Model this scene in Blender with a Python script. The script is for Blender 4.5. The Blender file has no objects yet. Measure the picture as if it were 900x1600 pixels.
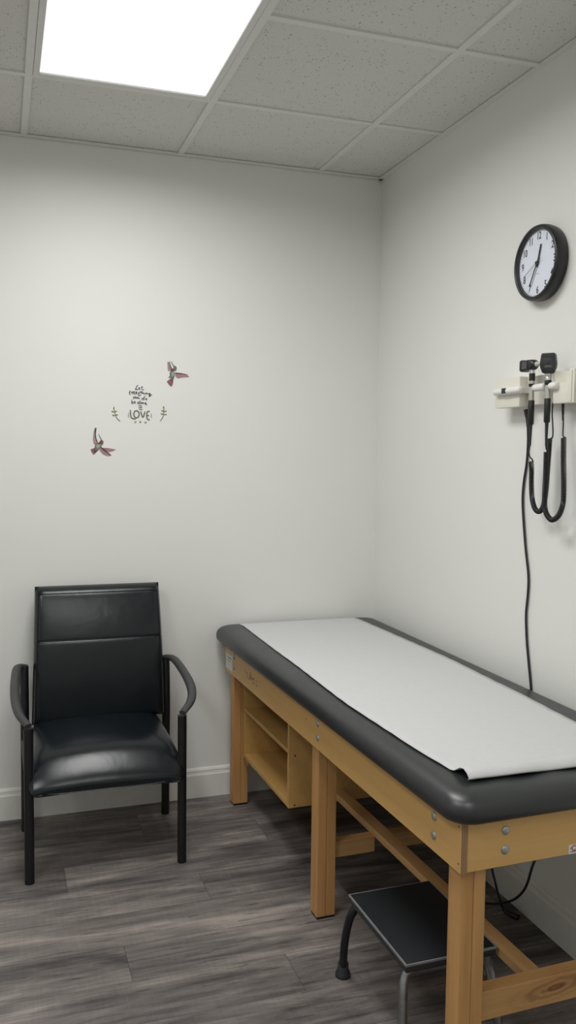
import bpy, bmesh, math, random, json
from mathutils import Vector, Matrix, Euler
PI = math.pi
random.seed(4)
LIGHT = 0.86       # glow of the lit ceiling diffusers as seen from the room
POWER, SPREAD = (21., 18., 13.), 168.     # lamps inside the fixtures; the last two are added fill lights
EXPOSURE = 0.0
FILL_BAYS = [(-2.7334, -2.1238, -3.045, -1.809), (-1.5142, -.9046, -4.281, -3.045)]  # out-of-view fill fixtures, added to brighten the walls, floor and table
scene = bpy.context.scene
COL = scene.collection
H = 2.70            # ceiling height
FRONT, LEFT = -4.45, -3.35   # room extents behind / beside the camera

# ------------------------------------------------------------------ helpers
class NT:
    """small node-tree helper for procedural materials"""
    def __init__(self, name, rough=.5, color=(.8, .8, .8), metal=0., spec=.5):
        self.m = bpy.data.materials.new(name); self.m.use_nodes = True
        self.t = self.m.node_tree; self.b = self.t.nodes['Principled BSDF']
        self.out = self.t.nodes['Material Output']
        self.b.inputs['Roughness'].default_value = rough
        self.b.inputs['Base Color'].default_value = (*color, 1)
        self.b.inputs['Metallic'].default_value = metal
        self.b.inputs['Specular IOR Level'].default_value = spec
    def n(self, typ, **kw):
        nd = self.t.nodes.new(typ)
        for k, v in kw.items():
            if k.startswith('i_'):
                key = k[2:]; key = int(key) if key.isdigit() else key.replace('_', ' ')
                if isinstance(v, tuple) and len(v) == 3 and nd.inputs[key].type == 'RGBA': v = (*v, 1)
                nd.inputs[key].default_value = v
            else: setattr(nd, k, v)
        return nd
    def l(self, a, b): self.t.links.new(a, b)
    def math(self, op, a, b=None, c=None):
        nd = self.t.nodes.new('ShaderNodeMath'); nd.operation = op
        for i, v in enumerate((a, b, c)):
            if v is None: continue
            if isinstance(v, (int, float)): nd.inputs[i].default_value = v
            else: self.l(v, nd.inputs[i])
        return nd.outputs[0]
    def coords(self, scale=(1, 1, 1), loc=(0, 0, 0)):
        tc = self.n('ShaderNodeTexCoord'); mp = self.n('ShaderNodeMapping')
        mp.inputs['Scale'].default_value = scale; mp.inputs['Location'].default_value = loc
        self.l(tc.outputs['Object'], mp.inputs[0]); return mp.outputs[0]
    def ramp(self, fac, stops):
        r = self.n('ShaderNodeValToRGB'); e = r.color_ramp.elements
        while len(e) < len(stops): e.new(.5)
        for el, (p, c) in zip(e, stops): el.position = p; el.color = (*c, 1)
        self.l(fac, r.inputs[0]); return r.outputs[0]
    def bump(self, h, strength=.2, dist=.002):
        b = self.n('ShaderNodeBump'); b.inputs['Strength'].default_value = strength; b.inputs['Distance'].default_value = dist
        self.l(h, b.inputs['Height']); self.l(b.outputs[0], self.b.inputs['Normal'])

def plain(name, color, rough=.5, metal=0., spec=.5, noise=0., nscale=40., bump=0.):
    """procedural: base colour with faint noise variation and optional fine bump"""
    k = NT(name, rough, color, metal, spec)
    nz = k.n('ShaderNodeTexNoise', i_Scale=nscale, i_Detail=4.); k.l(k.coords(), nz.inputs['Vector'])
    a = tuple(c * (1 - noise) for c in color); b = tuple(min(1, c * (1 + noise)) for c in color)
    k.l(k.ramp(nz.outputs['Fac'], [(.3, a), (.7, b)]), k.b.inputs['Base Color'])
    if bump: k.bump(nz.outputs['Fac'], bump, .001)
    return k.m

def wood(name, light, dark, axis, rough=.42, grain=1., scale=1.):
    k = NT(name, rough)
    s = [30 * scale] * 3; s['xyz'.index(axis)] = 1.6 * scale
    v = k.coords(tuple(s))
    n1 = k.n('ShaderNodeTexNoise', i_Scale=1., i_Detail=5., i_Distortion=.6); k.l(v, n1.inputs['Vector'])
    s2 = [160] * 3; s2['xyz'.index(axis)] = 5
    n2 = k.n('ShaderNodeTexNoise', i_Scale=1., i_Detail=2.); k.l(k.coords(tuple(s2)), n2.inputs['Vector'])
    n3 = k.n('ShaderNodeTexNoise', i_Scale=5., i_Detail=2.); k.l(k.coords(), n3.inputs['Vector'])
    f = k.math('ADD', k.math('MULTIPLY', n1.outputs['Fac'], .6), k.math('MULTIPLY', n2.outputs['Fac'], .2))
    f = k.math('ADD', f, k.math('MULTIPLY', n3.outputs['Fac'], .2))
    w = .22 / max(grain, .05)
    k.l(k.ramp(f, [(max(0, .5 - w), dark), (min(1, .5 + w * .6), light)]), k.b.inputs['Base Color'])
    k.bump(n2.outputs['Fac'], .08, .0006)
    return k.m

class MB:
    """collects shapes into one mesh object"""
    def __init__(self): self.bm = bmesh.new()
    def _bev(self, vs, r, seg=2):
        if r <= 0: return
        es = {e for v in vs for e in v.link_edges}
        bmesh.ops.bevel(self.bm, geom=list(es), offset=r, segments=seg, affect='EDGES', profile=.6, clamp_overlap=True)
    def box(self, lo, hi, r=0., seg=2):
        vs = [self.bm.verts.new((x, y, z)) for x in (lo[0], hi[0]) for y in (lo[1], hi[1]) for z in (lo[2], hi[2])]
        for f in ((0, 1, 3, 2), (4, 6, 7, 5), (0, 4, 5, 1), (2, 3, 7, 6), (0, 2, 6, 4), (1, 5, 7, 3)):
            self.bm.faces.new([vs[i] for i in f])
        self._bev(vs, r, seg); return self
    def loft(self, rings, cap=True, close=True):
        rr = [[self.bm.verts.new(p) for p in r] for r in rings]
        n = len(rr[0])
        for a, b in zip(rr, rr[1:]):
            for i in range(n if close else n - 1):
                j = (i + 1) % n
                self.bm.faces.new((a[i], a[j], b[j], b[i]))
        if cap and close:
            self.bm.faces.new(list(reversed(rr[0]))); self.bm.faces.new(rr[-1])
        return rr
    def tube(self, path, r, seg=10, ry=None, up=None, cap=True):
        """swept ellipse; r may be a list"""
        P = [Vector(p) for p in path]; rings = []
        prev = None
        for i, p in enumerate(P):
            t = (P[min(i + 1, len(P) - 1)] - P[max(i - 1, 0)]).normalized()
            if up is not None: a = Vector(up)
            elif prev is not None: a = prev
            else: a = Vector((0, 0, 1)) if abs(t.z) < .9 else Vector((0, 1, 0))
            a = (a - t * a.dot(t))
            if a.length < 1e-6: a = Vector((1, 0, 0)) - t * t.x
            a.normalize(); prev = a; b = t.cross(a)
            ra = r[i] if isinstance(r, (list, tuple)) else r
            rb = ra if ry is None else (ry[i] if isinstance(ry, (list, tuple)) else ry)
            rings.append([p + a * (ra * math.cos(2 * PI * k / seg)) + b * (rb * math.sin(2 * PI * k / seg)) for k in range(seg)])
        self.loft(rings, cap); return self
    def lathe(self, prof, o=(0, 0, 0), axis='z', seg=24):
        rings = []
        for r, h in prof:
            ring = []
            for k in range(seg):
                c, s = r * math.cos(2 * PI * k / seg), r * math.sin(2 * PI * k / seg)
                v = {'z': (c, s, h), 'x': (h, c, s), 'y': (s, h, c)}[axis]
                ring.append((o[0] + v[0], o[1] + v[1], o[2] + v[2]))
            rings.append(ring)
        self.loft(rings); return self
    def poly(self, pts, d):
        """extruded polygon, pts 3D in one plane, d = extrusion vector"""
        d = Vector(d); a = [Vector(p) for p in pts]
        self.loft([[p for p in a], [p + d for p in a]]); return self
    def build(self, name, mat, parent=None, smooth=False, angle=40):
        bmesh.ops.recalc_face_normals(self.bm, faces=self.bm.faces)
        me = bpy.data.meshes.new(name); self.bm.to_mesh(me); self.bm.free()
        for m in (mat if isinstance(mat, (list, tuple)) else [mat]): me.materials.append(m)
        o = bpy.data.objects.new(name, me); COL.objects.link(o)
        if parent is not None: o.parent = parent
        if smooth:
            for p in me.polygons: p.use_smooth = True
            if angle < 180:
                try: me.set_sharp_from_angle(angle=math.radians(angle))
                except Exception: pass
        return o

def thing(name, label, cat, loc=(0, 0, 0), rz=0., group=None):
    o = bpy.data.objects.new(name, None); COL.objects.link(o)
    o.empty_display_size = .05
    o.location = loc; o.rotation_euler = (0, 0, rz)
    o['label'] = label; o['category'] = cat
    if group: o['group'] = group
    return o
def tag(o, label, cat, group=None):
    o['label'] = label; o['category'] = cat
    if group: o['group'] = group
    return o
def struct(o): o['kind'] = 'structure'; return o
def smooth_path(pts, n=8):
    """Catmull-Rom through pts"""
    P = [Vector(p) for p in pts]; P = [P[0] * 2 - P[1]] + P + [P[-1] * 2 - P[-2]]; out = []
    for i in range(1, len(P) - 2):
        for k in range(n):
            t = k / n; a, b, c, d = P[i - 1], P[i], P[i + 1], P[i + 2]
            out.append(.5 * ((2 * b) + (c - a) * t + (2 * a - 5 * b + 4 * c - d) * t * t + (3 * b - a - 3 * c + d) * t ** 3))
    out.append(P[-2]); return out

# ------------------------------------------------------------------ materials
def wall_mat():
    k = NT('painted drywall', .55, (.80, .805, .78), spec=.3)
    nz = k.n('ShaderNodeTexNoise', i_Scale=260., i_Detail=3.); k.l(k.coords(), nz.inputs['Vector'])
    n2 = k.n('ShaderNodeTexNoise', i_Scale=1.3, i_Detail=2.); k.l(k.coords(), n2.inputs['Vector'])
    k.l(k.ramp(n2.outputs['Fac'], [(.3, (.765, .768, .738)), (.7, (.785, .788, .758))]), k.b.inputs['Base Color'])
    k.bump(nz.outputs['Fac'], .06, .001); return k.m
def tile_mat():
    k = NT('mineral fibre ceiling tile', .9, (.74, .73, .69), spec=.1)
    v = k.coords()
    vo = k.n('ShaderNodeTexVoronoi', i_Scale=105., i_Randomness=1.); k.l(v, vo.inputs['Vector'])
    nz = k.n('ShaderNodeTexNoise', i_Scale=55., i_Detail=2.); k.l(v, nz.inputs['Vector'])
    # a pin hole only in some cells, elongated a little by the noise
    cellr = k.n('ShaderNodeSeparateColor'); k.l(vo.outputs['Color'], cellr.inputs[0])
    rad = k.math('MULTIPLY', k.math('POWER', cellr.outputs[0], 3.0), .38)
    d = k.math('ADD', vo.outputs['Distance'], k.math('MULTIPLY', k.math('SUBTRACT', nz.outputs['Fac'], .5), .25))
    hole = k.math('LESS_THAN', d, rad)
    n2 = k.n('ShaderNodeTexNoise', i_Scale=180., i_Detail=2.); k.l(v, n2.inputs['Vector'])
    base = k.ramp(n2.outputs['Fac'], [(.3, (.66, .65, .615)), (.7, (.74, .73, .69))])
    mx = k.n('ShaderNodeMix', data_type='RGBA'); k.l(hole, mx.inputs['Factor']); k.l(base, mx.inputs['A'])
    mx.inputs['B'].default_value = (.44, .43, .405, 1); k.l(mx.outputs['Result'], k.b.inputs['Base Color'])
    k.bump(k.math('SUBTRACT', n2.outputs['Fac'], hole), .3, .0015); return k.m
def floor_mat():
    """grey-brown vinyl planks running along X: 0.185 m wide, 1.22 m long, staggered"""
    k = NT('grey wood plank flooring', .42, spec=.35)
    tc = k.n('ShaderNodeTexCoord'); sp = k.n('ShaderNodeSeparateXYZ'); k.l(tc.outputs['Object'], sp.inputs[0])
    X, Y = sp.outputs[0], sp.outputs[1]
    PW, PL = .185, 1.22
    yr = k.math('DIVIDE', k.math('ADD', Y, 1.225), PW); row = k.math('FLOOR', yr); fy = k.math('FRACT', yr)
    off = k.math('FRACT', k.math('ADD', k.math('MULTIPLY', row, .371), .371))
    xr = k.math('ADD', k.math('DIVIDE', k.math('ADD', X, .825), PL), off); colm = k.math('FLOOR', xr); fx = k.math('FRACT', xr)
    cid = k.n('ShaderNodeCombineXYZ'); k.l(row, cid.inputs[0]); k.l(colm, cid.inputs[1])
    wn = k.n('ShaderNodeTexWhiteNoise', noise_dimensions='2D'); k.l(cid.outputs[0], wn.inputs['Vector'])
    # grain coordinates shifted per plank
    gv = k.n('ShaderNodeCombineXYZ')
    k.l(k.math('ADD', k.math('MULTIPLY', X, 2.6), k.math('MULTIPLY', wn.outputs['Value'], 37.)), gv.inputs[0])
    k.l(k.math('MULTIPLY', Y, 30.), gv.inputs[1]); k.l(k.math('MULTIPLY', wn.outputs['Value'], 11.), gv.inputs[2])
    g1 = k.n('ShaderNodeTexNoise', i_Scale=1., i_Detail=6., i_Roughness=.68, i_Distortion=.5); k.l(gv.outputs[0], g1.inputs['Vector'])
    gv2 = k.n('ShaderNodeCombineXYZ')
    k.l(k.math('ADD', k.math('MULTIPLY', X, 1.6), k.math('MULTIPLY', wn.outputs['Value'], 9.)), gv2.inputs[0]); k.l(k.math('MULTIPLY', Y, 7.), gv2.inputs[1])
    g2 = k.n('ShaderNodeTexNoise', i_Scale=1., i_Detail=4., i_Roughness=.6, i_Distortion=.8); k.l(gv2.outputs[0], g2.inputs['Vector'])
    # cross saw marks
    gv3 = k.n('ShaderNodeCombineXYZ'); k.l(k.math('MULTIPLY', X, 90.), gv3.inputs[0]); k.l(k.math('MULTIPLY', Y, 9.), gv3.inputs[1])
    g3 = k.n('ShaderNodeTexNoise', i_Scale=1., i_Detail=2.); k.l(gv3.outputs[0], g3.inputs['Vector'])
    f = k.math('ADD', k.math('MULTIPLY', g1.outputs['Fac'], .46), k.math('MULTIPLY', g2.outputs['Fac'], .50))
    f = k.math('ADD', f, k.math('MULTIPLY', k.math('SUBTRACT', wn.outputs['Value'], .5), .11))
    f = k.math('ADD', f, k.math('MULTIPLY', k.math('MULTIPLY', k.math('SUBTRACT', g3.outputs['Fac'], .5), g2.outputs['Fac']), .09))
    c = k.ramp(f, [(.35, (.046, .041, .040)), (.455, (.125, .112, .107)), (.54, (.205, .183, .171)), (.66, (.38, .332, .302))])
    ey = k.math('MINIMUM', fy, k.math('SUBTRACT', 1., fy)); ex = k.math('MULTIPLY', k.math('MINIMUM', fx, k.math('SUBTRACT', 1., fx)), PL / PW)
    seam = k.math('LESS_THAN', k.math('MINIMUM', ey, ex), .008)
    gv4 = k.n('ShaderNodeCombineXYZ'); k.l(k.math('ADD', k.math('MULTIPLY', X, 5.), k.math('MULTIPLY', wn.outputs['Value'], 23.)), gv4.inputs[0]); k.l(k.math('MULTIPLY', Y, 75.), gv4.inputs[1])
    g4 = k.n('ShaderNodeTexNoise', i_Scale=1., i_Detail=3., i_Roughness=.6); k.l(gv4.outputs[0], g4.inputs['Vector'])
    crack = k.math('MULTIPLY', k.math('GREATER_THAN', g4.outputs['Fac'], .645), .55)
    mx = k.n('ShaderNodeMix', data_type='RGBA'); k.l(k.math('MAXIMUM', k.math('MULTIPLY', seam, .4), crack), mx.inputs['Factor']); k.l(c, mx.inputs['A'])
    mx.inputs['B'].default_value = (.02, .018, .018, 1); k.l(mx.outputs['Result'], k.b.inputs['Base Color'])
    k.bump(k.math('SUBTRACT', k.math('MULTIPLY', f, .6), seam), .12, .001)
    k.l(k.math('ADD', .36, k.math('MULTIPLY', g1.outputs['Fac'], .2)), k.b.inputs['Roughness'])
    return k.m
def vinyl(name, color, rough, crease=.12, spec=.5):
    k = NT(name, rough, color, spec=spec)
    v = k.coords()
    n1 = k.n('ShaderNodeTexNoise', i_Scale=9., i_Detail=3., i_Distortion=.5); k.l(v, n1.inputs['Vector'])
    n2 = k.n('ShaderNodeTexVoronoi', i_Scale=420.); k.l(v, n2.inputs['Vector'])
    h = k.math('ADD', k.math('MULTIPLY', n1.outputs['Fac'], 4.), k.math('MULTIPLY', n2.outputs['Distance'], .25))
    k.bump(h, crease, .002)
    k.l(k.math('ADD', rough - .05, k.math('MULTIPLY', n1.outputs['Fac'], .1)), k.b.inputs['Roughness'])
    return k.m
def emit(name, color, strength):
    k = NT(name, .4, (.9, .9, .9)); k.b.inputs['Emission Color'].default_value = (*color, 1); k.b.inputs['Emission Strength'].default_value = strength
    return k.m
def lens_mat():
    k = NT('clear clock lens', .05)
    tr = k.n('ShaderNodeBsdfTransparent'); gl = k.n('ShaderNodeBsdfGlossy', i_Roughness=.04); lw = k.n('ShaderNodeLayerWeight', i_Blend=.5)
    mx = k.n('ShaderNodeMixShader'); k.l(k.math('ADD', .025, k.math('MULTIPLY', k.math('POWER', lw.outputs['Facing'], 5.), .5)), mx.inputs[0]); k.l(tr.outputs[0], mx.inputs[1]); k.l(gl.outputs[0], mx.inputs[2])
    k.l(mx.outputs[0], k.out.inputs[0]); return k.m
def ply_mat():
    k = NT('plywood edge layers', .6)
    tc = k.n('ShaderNodeTexCoord'); sp = k.n('ShaderNodeSeparateXYZ'); k.l(tc.outputs['Object'], sp.inputs[0])
    s = k.math('SINE', k.math('MULTIPLY', sp.outputs[0], 2 * PI / .0045))
    k.l(k.ramp(k.math('ADD', k.math('MULTIPLY', s, .5), .5), [(.3, (.20, .12, .065)), (.7, (.36, .23, .125))]), k.b.inputs['Base Color']); return k.m

def knot_mat():
    """fir board with one dark flame-shaped knot"""
    m = wood('knotty fir board', (.55, .32, .13), (.36, .18, .065), 'x', .45, 1., .6)
    t = m.node_tree; k = NT.__new__(NT); k.m, k.t, k.b = m, t, t.nodes['Principled BSDF']
    tc = k.n('ShaderNodeTexCoord'); sp = k.n('ShaderNodeSeparateXYZ'); k.l(tc.outputs['Object'], sp.inputs[0])
    nz = k.n('ShaderNodeTexNoise', i_Scale=28., i_Detail=2.); k.l(tc.outputs['Object'], nz.inputs['Vector'])
    dx = k.math('MULTIPLY', k.math('SUBTRACT', sp.outputs[0], .285), 1.)
    dz = k.math('MULTIPLY', k.math('SUBTRACT', k.math('SUBTRACT', sp.outputs[2], .232), k.math('MULTIPLY', dx, .10)), 4.2)
    d = k.math('ADD', k.math('SQRT', k.math('ADD', k.math('MULTIPLY', dx, dx), k.math('MULTIPLY', dz, dz))), k.math('MULTIPLY', k.math('SUBTRACT', nz.outputs['Fac'], .5), .06))
    ring = k.math('ADD', k.math('MULTIPLY', k.math('SINE', k.math('MULTIPLY', d, 110.)), .5), .5)
    fade = k.math('MAXIMUM', 0., k.math('SUBTRACT', 1., k.math('MULTIPLY', d, 7.)))
    mx = k.n('ShaderNodeMix', data_type='RGBA'); k.l(k.math('MULTIPLY', k.math('MULTIPLY', ring, fade), .9), mx.inputs['Factor'])
    src = k.b.inputs['Base Color'].links[0].from_socket; k.l(src, mx.inputs['A']); mx.inputs['B'].default_value = (.13, .045, .016, 1)
    k.l(mx.outputs['Result'], k.b.inputs['Base Color']); return m

M = dict(
    wall=wall_mat(), tile=tile_mat(), floor=floor_mat(),
    trim=plain('white trim paint', (.76, .755, .715), .35, noise=.02),
    grid=plain('white painted steel grid', (.74, .735, .705), .45, noise=.02),
    tbar=plain('white fixture steel', (.70, .70, .68), .4, noise=.02),
    light=emit('lit diffuser panel', (1., 1., .985), LIGHT),
    birch=wood('birch plywood', (.66, .405, .145), (.55, .31, .098), 'y', .4, .6),
    birchx=wood('birch plywood across', (.66, .405, .145), (.55, .31, .098), 'x', .4, .6),
    pine=wood('fir leg timber', (.57, .315, .118), (.41, .20, .065), 'z', .45, 1.),
    knotty=knot_mat(),
    pinex=wood('fir rail timber across', (.56, .34, .15), (.32, .15, .055), 'x', .45, 1.2, .6),
    piney=wood('fir rail timber along', (.56, .34, .15), (.40, .22, .085), 'y', .45, 1.),
    boxw=wood('birch cabinet panel', (.60, .36, .125), (.47, .262, .08), 'y', .45, .7),
    ply=ply_mat(),
    vinyl=vinyl('charcoal exam vinyl', (.0105, .0130, .0150), .40, .06, .85),
    seatv=vinyl('black chair vinyl', (.0050, .0080, .0105), .24, .20, .42),
    paper=plain('white exam paper', (.57, .57, .57), .75, noise=.015, nscale=60, bump=.12),
    steelb=plain('black powder coated steel', (.006, .006, .008), .4, noise=.1),
    arm=plain('dark grey moulded arm', (.045, .045, .047), .45, noise=.08),
    blackp=plain('black plastic', (.012, .012, .014), .4, noise=.1),
    rubber=plain('black rubber', (.02, .022, .025), .6, noise=.12, nscale=300, bump=.3),
    ribbed=plain('black rubber step mat', (.0075, .0105, .0130), .55, 0., .35, noise=.15, nscale=120, bump=.3),
    edging=plain('brushed aluminium edging', (.26, .27, .28), .45, .3, noise=.1),
    chrome=plain('worn dark chrome', (.32, .33, .34), .28, 1., noise=.15),
    bolt=plain('zinc bolt head', (.42, .44, .44), .38, .75, noise=.06),
    silver=plain('satin nickel', (.62, .61, .58), .3, .9, noise=.04),
    cream=plain('cream instrument plastic', (.74, .715, .63), .35, noise=.01),
    creamw=plain('glossy white plastic rail', (.80, .79, .75), .25, noise=.01),
    dial=plain('white clock dial', (.74, .77, .86), .6, noise=.01),
    ink=plain('black printed ink', (.02, .02, .024), .6, noise=.05),
    clockb=plain('black clock case plastic', (.014, .014, .016), .38, noise=.08),
    lens=lens_mat(),
    label=plain('white paper sticker', (.74, .74, .74), .5, noise=.03),
    red=plain('red printed ink', (.42, .08, .08), .5, noise=.05),
    grey=plain('grey printed ink', (.25, .25, .25), .5, noise=.1),
    stamp=plain('faded grey ink stamp', (.20, .15, .11), .6, noise=.1),
    glassd=plain('dark viewing window', (.05, .05, .055), .12, noise=.05),
    tip=plain('grey green speculum plastic', (.45, .47, .40), .4, noise=.04),
    d_wing=plain('dusty mauve feather ink', (.37, .25, .27), .7, noise=.25, nscale=300),
    d_rwing=plain('rose feather ink', (.36, .20, .225), .7, noise=.3, nscale=300),
    d_tail=plain('plum tail feather ink', (.24, .10, .125), .7, noise=.35, nscale=300),
    d_dark=plain('dark feather edge ink', (.075, .05, .052), .7, noise=.2, nscale=200),
    d_body=plain('moss green feather ink', (.14, .16, .125), .7, noise=.3, nscale=400),
    d_belly=plain('pale sage feather ink', (.33, .38, .30), .7, noise=.2, nscale=400),
    d_head=plain('slate feather ink', (.15, .15, .14), .7, noise=.3, nscale=400),
    d_red=plain('crimson throat ink', (.20, .035, .04), .7, noise=.3, nscale=400),
    d_stem=plain('sage grey stem ink', (.25, .25, .18), .7, noise=.1),
    d_leaf=plain('olive leaf ink', (.17, .18, .09), .7, noise=.25, nscale=300),
    d_word=plain('charcoal script ink', (.075, .075, .08), .7, noise=.1),
    d_love=plain('olive lettering ink', (.14, .14, .09), .7, noise=.1),
    d_heart=plain('grey heart ink', (.25, .25, .26), .7, noise=.1),
)

# ------------------------------------------------------------------ room shell
T = .12
b = MB(); b.box((LEFT - T, FRONT - T, -.1), (T, T, 0)); struct(b.build('floor', M['floor']))
b = MB(); b.box((LEFT - T, 0, 0), (T, T, H + .16)); struct(b.build('wall_back', M['wall']))
b = MB(); b.box((0, FRONT - T, 0), (T, 0, H + .16)); struct(b.build('wall_right', M['wall']))
b = MB(); b.box((LEFT - T, FRONT - T, 0), (LEFT, 0, H + .16)); struct(b.build('wall_left', M['wall']))
b = MB(); b.box((LEFT, FRONT - T, 0), (0, FRONT, H + .16)); struct(b.build('wall_front', M['wall']))

# suspended ceiling: tile slabs lying on a T-bar grid
GX0, GXS = -.295, .6096
GY0, GYS = -.573, .618
xs = [0.] + [GX0 - GXS * i for i in range(0, 6)]; xs = [x for x in xs if x > LEFT] + [LEFT]
ys = [0.] + [GY0 - GYS * i for i in range(0, 7)]; ys = [y for y in ys if y > FRONT] + [FRONT]
LX1, LX0 = GX0 - GXS, GX0 - 2 * GXS           # light bay, 2 x 4 ft
LY1, LY0 = GY0, GY0 - 2 * GYS
bays = [(LX0, LX1, LY0, LY1)] + FILL_BAYS
def in_bay(xc, yc): return any(a < xc < c and d < yc < e for a, c, d, e in bays)
b = MB()
for i in range(len(xs) - 1):
    for j in range(len(ys) - 1):
        x1, x0, y1, y0 = xs[i], xs[i + 1], ys[j], ys[j + 1]
        if in_bay((x0 + x1) / 2, (y0 + y1) / 2): continue
        b.box((x0 + .004, y0 + .004, H + .006), (x1 - .004, y1 - .004, H + .022), .002, 1)
b.box((LEFT, FRONT, H + .13), (0, 0, H + .15))           # slab above the grid
ceil = struct(b.build('ceiling', M['tile']))
b = MB()
for x in xs[1:-1]:
    segs = [(FRONT, 0.)]
    b.box((x - .012, FRONT, H), (x + .012, 0, H + .006)); b.box((x - .002, FRONT, H + .006), (x + .002, 0, H + .03))
for y in ys[1:-1]:
    for i in range(len(xs) - 1):
        x1, x0 = xs[i], xs[i + 1]
        if any(a < (x0 + x1) / 2 < c and d + .01 < y < e - .01 for a, c, d, e in bays): continue
        b.box((x0 + .012, y - .012, H + .0005), (x1 - .012, y + .012, H + .006)); b.box((x0 + .012, y - .002, H + .006), (x1 - .012, y + .002, H + .03))
struct(b.build('ceiling_grid', M['grid'], ceil))
# wall angle moulding all round
b = MB()
b.box((LEFT, -.020, H - .003), (0, 0, H + .004)); b.box((LEFT, -.0015, H - .003), (0, 0, H + .02))
b.box((-.020, FRONT, H - .003), (0, 0, H + .004)); b.box((LEFT, FRONT, H - .003), (LEFT + .02, 0, H + .004)); b.box((LEFT, FRONT, H - .003), (0, FRONT + .02, H + .004))
struct(b.build('trim_1', M['grid']))

def baseboard(name, axis, lo, hi, at, sgn):
    prof = [(0, 0), (.013, 0), (.013, .098), (.010, .104), (.0085, .112), (.009, .117), (.006, .124), (.003, .128), (0, .128)]
    b = MB(); rings = []
    for t in (lo, hi):
        rings.append([(t, at + sgn * d, z) if axis == 'x' else (at + sgn * d, t, z) for d, z in prof])
    b.loft(rings); return struct(b.build(name, M['trim']))
baseboard('baseboard_back', 'x', LEFT, 0, 0, -1)
baseboard('baseboard_right', 'y', FRONT, -.013, 0, -1)
baseboard('baseboard_left', 'y', FRONT, -.013, LEFT, 1)
baseboard('baseboard_front', 'x', LEFT + .013, -.013, FRONT, 1)

# recessed fluorescent troffer plus two added fill copies: steel frame and lit acrylic diffuser
LIGHTS = ['large lit rectangular ceiling light panel above the black chair', 'added unseen fill light panel left of the camera', 'added unseen fill light panel behind the camera']
for (a, c, d, e), lab, power in zip(bays, LIGHTS, POWER):
    t = thing('ceiling_light', lab, 'light', ((a + c) / 2, (d + e) / 2, H))
    hx, hy = (c - a) / 2 - .013, (e - d) / 2 - .013
    b = MB()
    b.box((-hx, -hy, -.002), (-hx + .020, hy, .012), .002); b.box((hx - .020, -hy, -.002), (hx, hy, .012), .002)
    b.box((-hx + .020, -hy, -.002), (hx - .020, -hy + .020, .012), .002); b.box((-hx + .020, hy - .020, -.002), (hx - .020, hy, .012), .002)
    b.box((-hx, -hy, .10), (hx, hy, .11)); b.box((-hx, -hy, .012), (-hx + .004, hy, .10)); b.box((hx - .004, -hy, .012), (hx, hy, .10))
    b.box((-hx, -hy, .012), (hx, -hy + .004, .10)); b.box((-hx, hy - .004, .012), (hx, hy, .10))
    b.build('frame', M['tbar'], t)
    b = MB(); b.box((-hx + .019, -hy + .019, .004), (hx - .019, hy - .019, .008)); b.build('diffuser', M['light'], t)
    lm = bpy.data.lights.new('fixture_lamp', 'AREA'); lm.shape = 'RECTANGLE'; lm.size = 2 * hx - .05; lm.size_y = 2 * hy - .05
    lm.energy = power; lm.color = (1., 1., .985); lm.spread = math.radians(SPREAD)
    lo = bpy.data.objects.new('fixture_lamp', lm); COL.objects.link(lo); lo.parent = t; lo.location = (0, 0, -.001)

# ------------------------------------------------------------------ exam table
TX, TY, TH = -.6648, -1.9494, .0277
ZB, ZT, TL, TW = .571, .686, 1.884, .615
tbl = thing('exam_table', 'wooden examination table with charcoal padded top along the right wall', 'exam table', (TX, TY, 0), TH)
def tw(lx, ly, z):
    c, s = math.cos(TH), math.sin(TH); return Vector((TX + c * lx - s * ly, TY + s * lx + c * ly, z))
BT = .018
def end_slot(o, slot=1):
    for p in o.data.polygons:
        if abs(p.normal.y) > .9: p.material_index = slot
for x0 in (0, TW - BT):
    b = MB(); b.box((x0, 0, ZB), (x0 + BT, TL, ZT), .0012, 1)
    o = b.build('side_apron', [M['birch'], M['ply']], tbl); end_slot(o)
    if x0 == 0: first_apron = o
for y0 in (.0006, TL - BT - .0006):
    b = MB(); b.box((BT, y0, ZB + .0005), (TW - BT, y0 + BT, ZT), .0012, 1); b.build('end_apron', M['birchx'], tbl)
b = MB(); b.box((BT, BT + .0006, ZT - .02), (TW - BT, TL - BT - .0006, ZT - .0005)); b.build('deck', M['boxw'], tbl)
LW, LD = .0632, .0555
LEGY = (.022, .869, 1.808)
for ly in LEGY:
    for lx in (BT, TW - BT - LW):
        b = MB(); h = LW / 2
        b.box((lx, ly, .008), (lx + h - .0004, ly + LD, ZT - .021), .002, 2)
        b.box((lx + h + .0004, ly, .008), (lx + LW, ly + LD, ZT - .021), .002, 2)
        lg = b.build('leg', M['pine'], tbl)
        b = MB(); b.box((lx + .002, ly + .002, 0), (lx + LW - .002, ly + LD - .002, .008)); b.build('foot_pad', M['blackp'], lg)
# cross stretchers and the lengthwise rail let into them
RX0, RX1, RZ0, RZ1 = .228, .272, .236, .260
for ly, z0, z1 in ((.031, .193, .262), (.885, .188, .240), (1.818, .193, .250)):
    for xa, xb in (((BT + LW, TW - BT - LW),) if ly < .1 else ((BT + LW, RX0 - .0002), (RX1 + .0002, TW - BT - LW)) if ly < 1 else ((BT + LW, TW - BT - LW),)):
        b = MB(); b.box((xa, ly, z0), (xb, ly + .038, z1), .002); b.build('cross_stretcher', M['knotty'] if ly < .1 else M['pinex'], tbl)
b = MB(); b.box((RX0, .0692, RZ0), (RX1, 1.2398, RZ1), .0015); b.build('long_stretcher', M['piney'], tbl)
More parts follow.
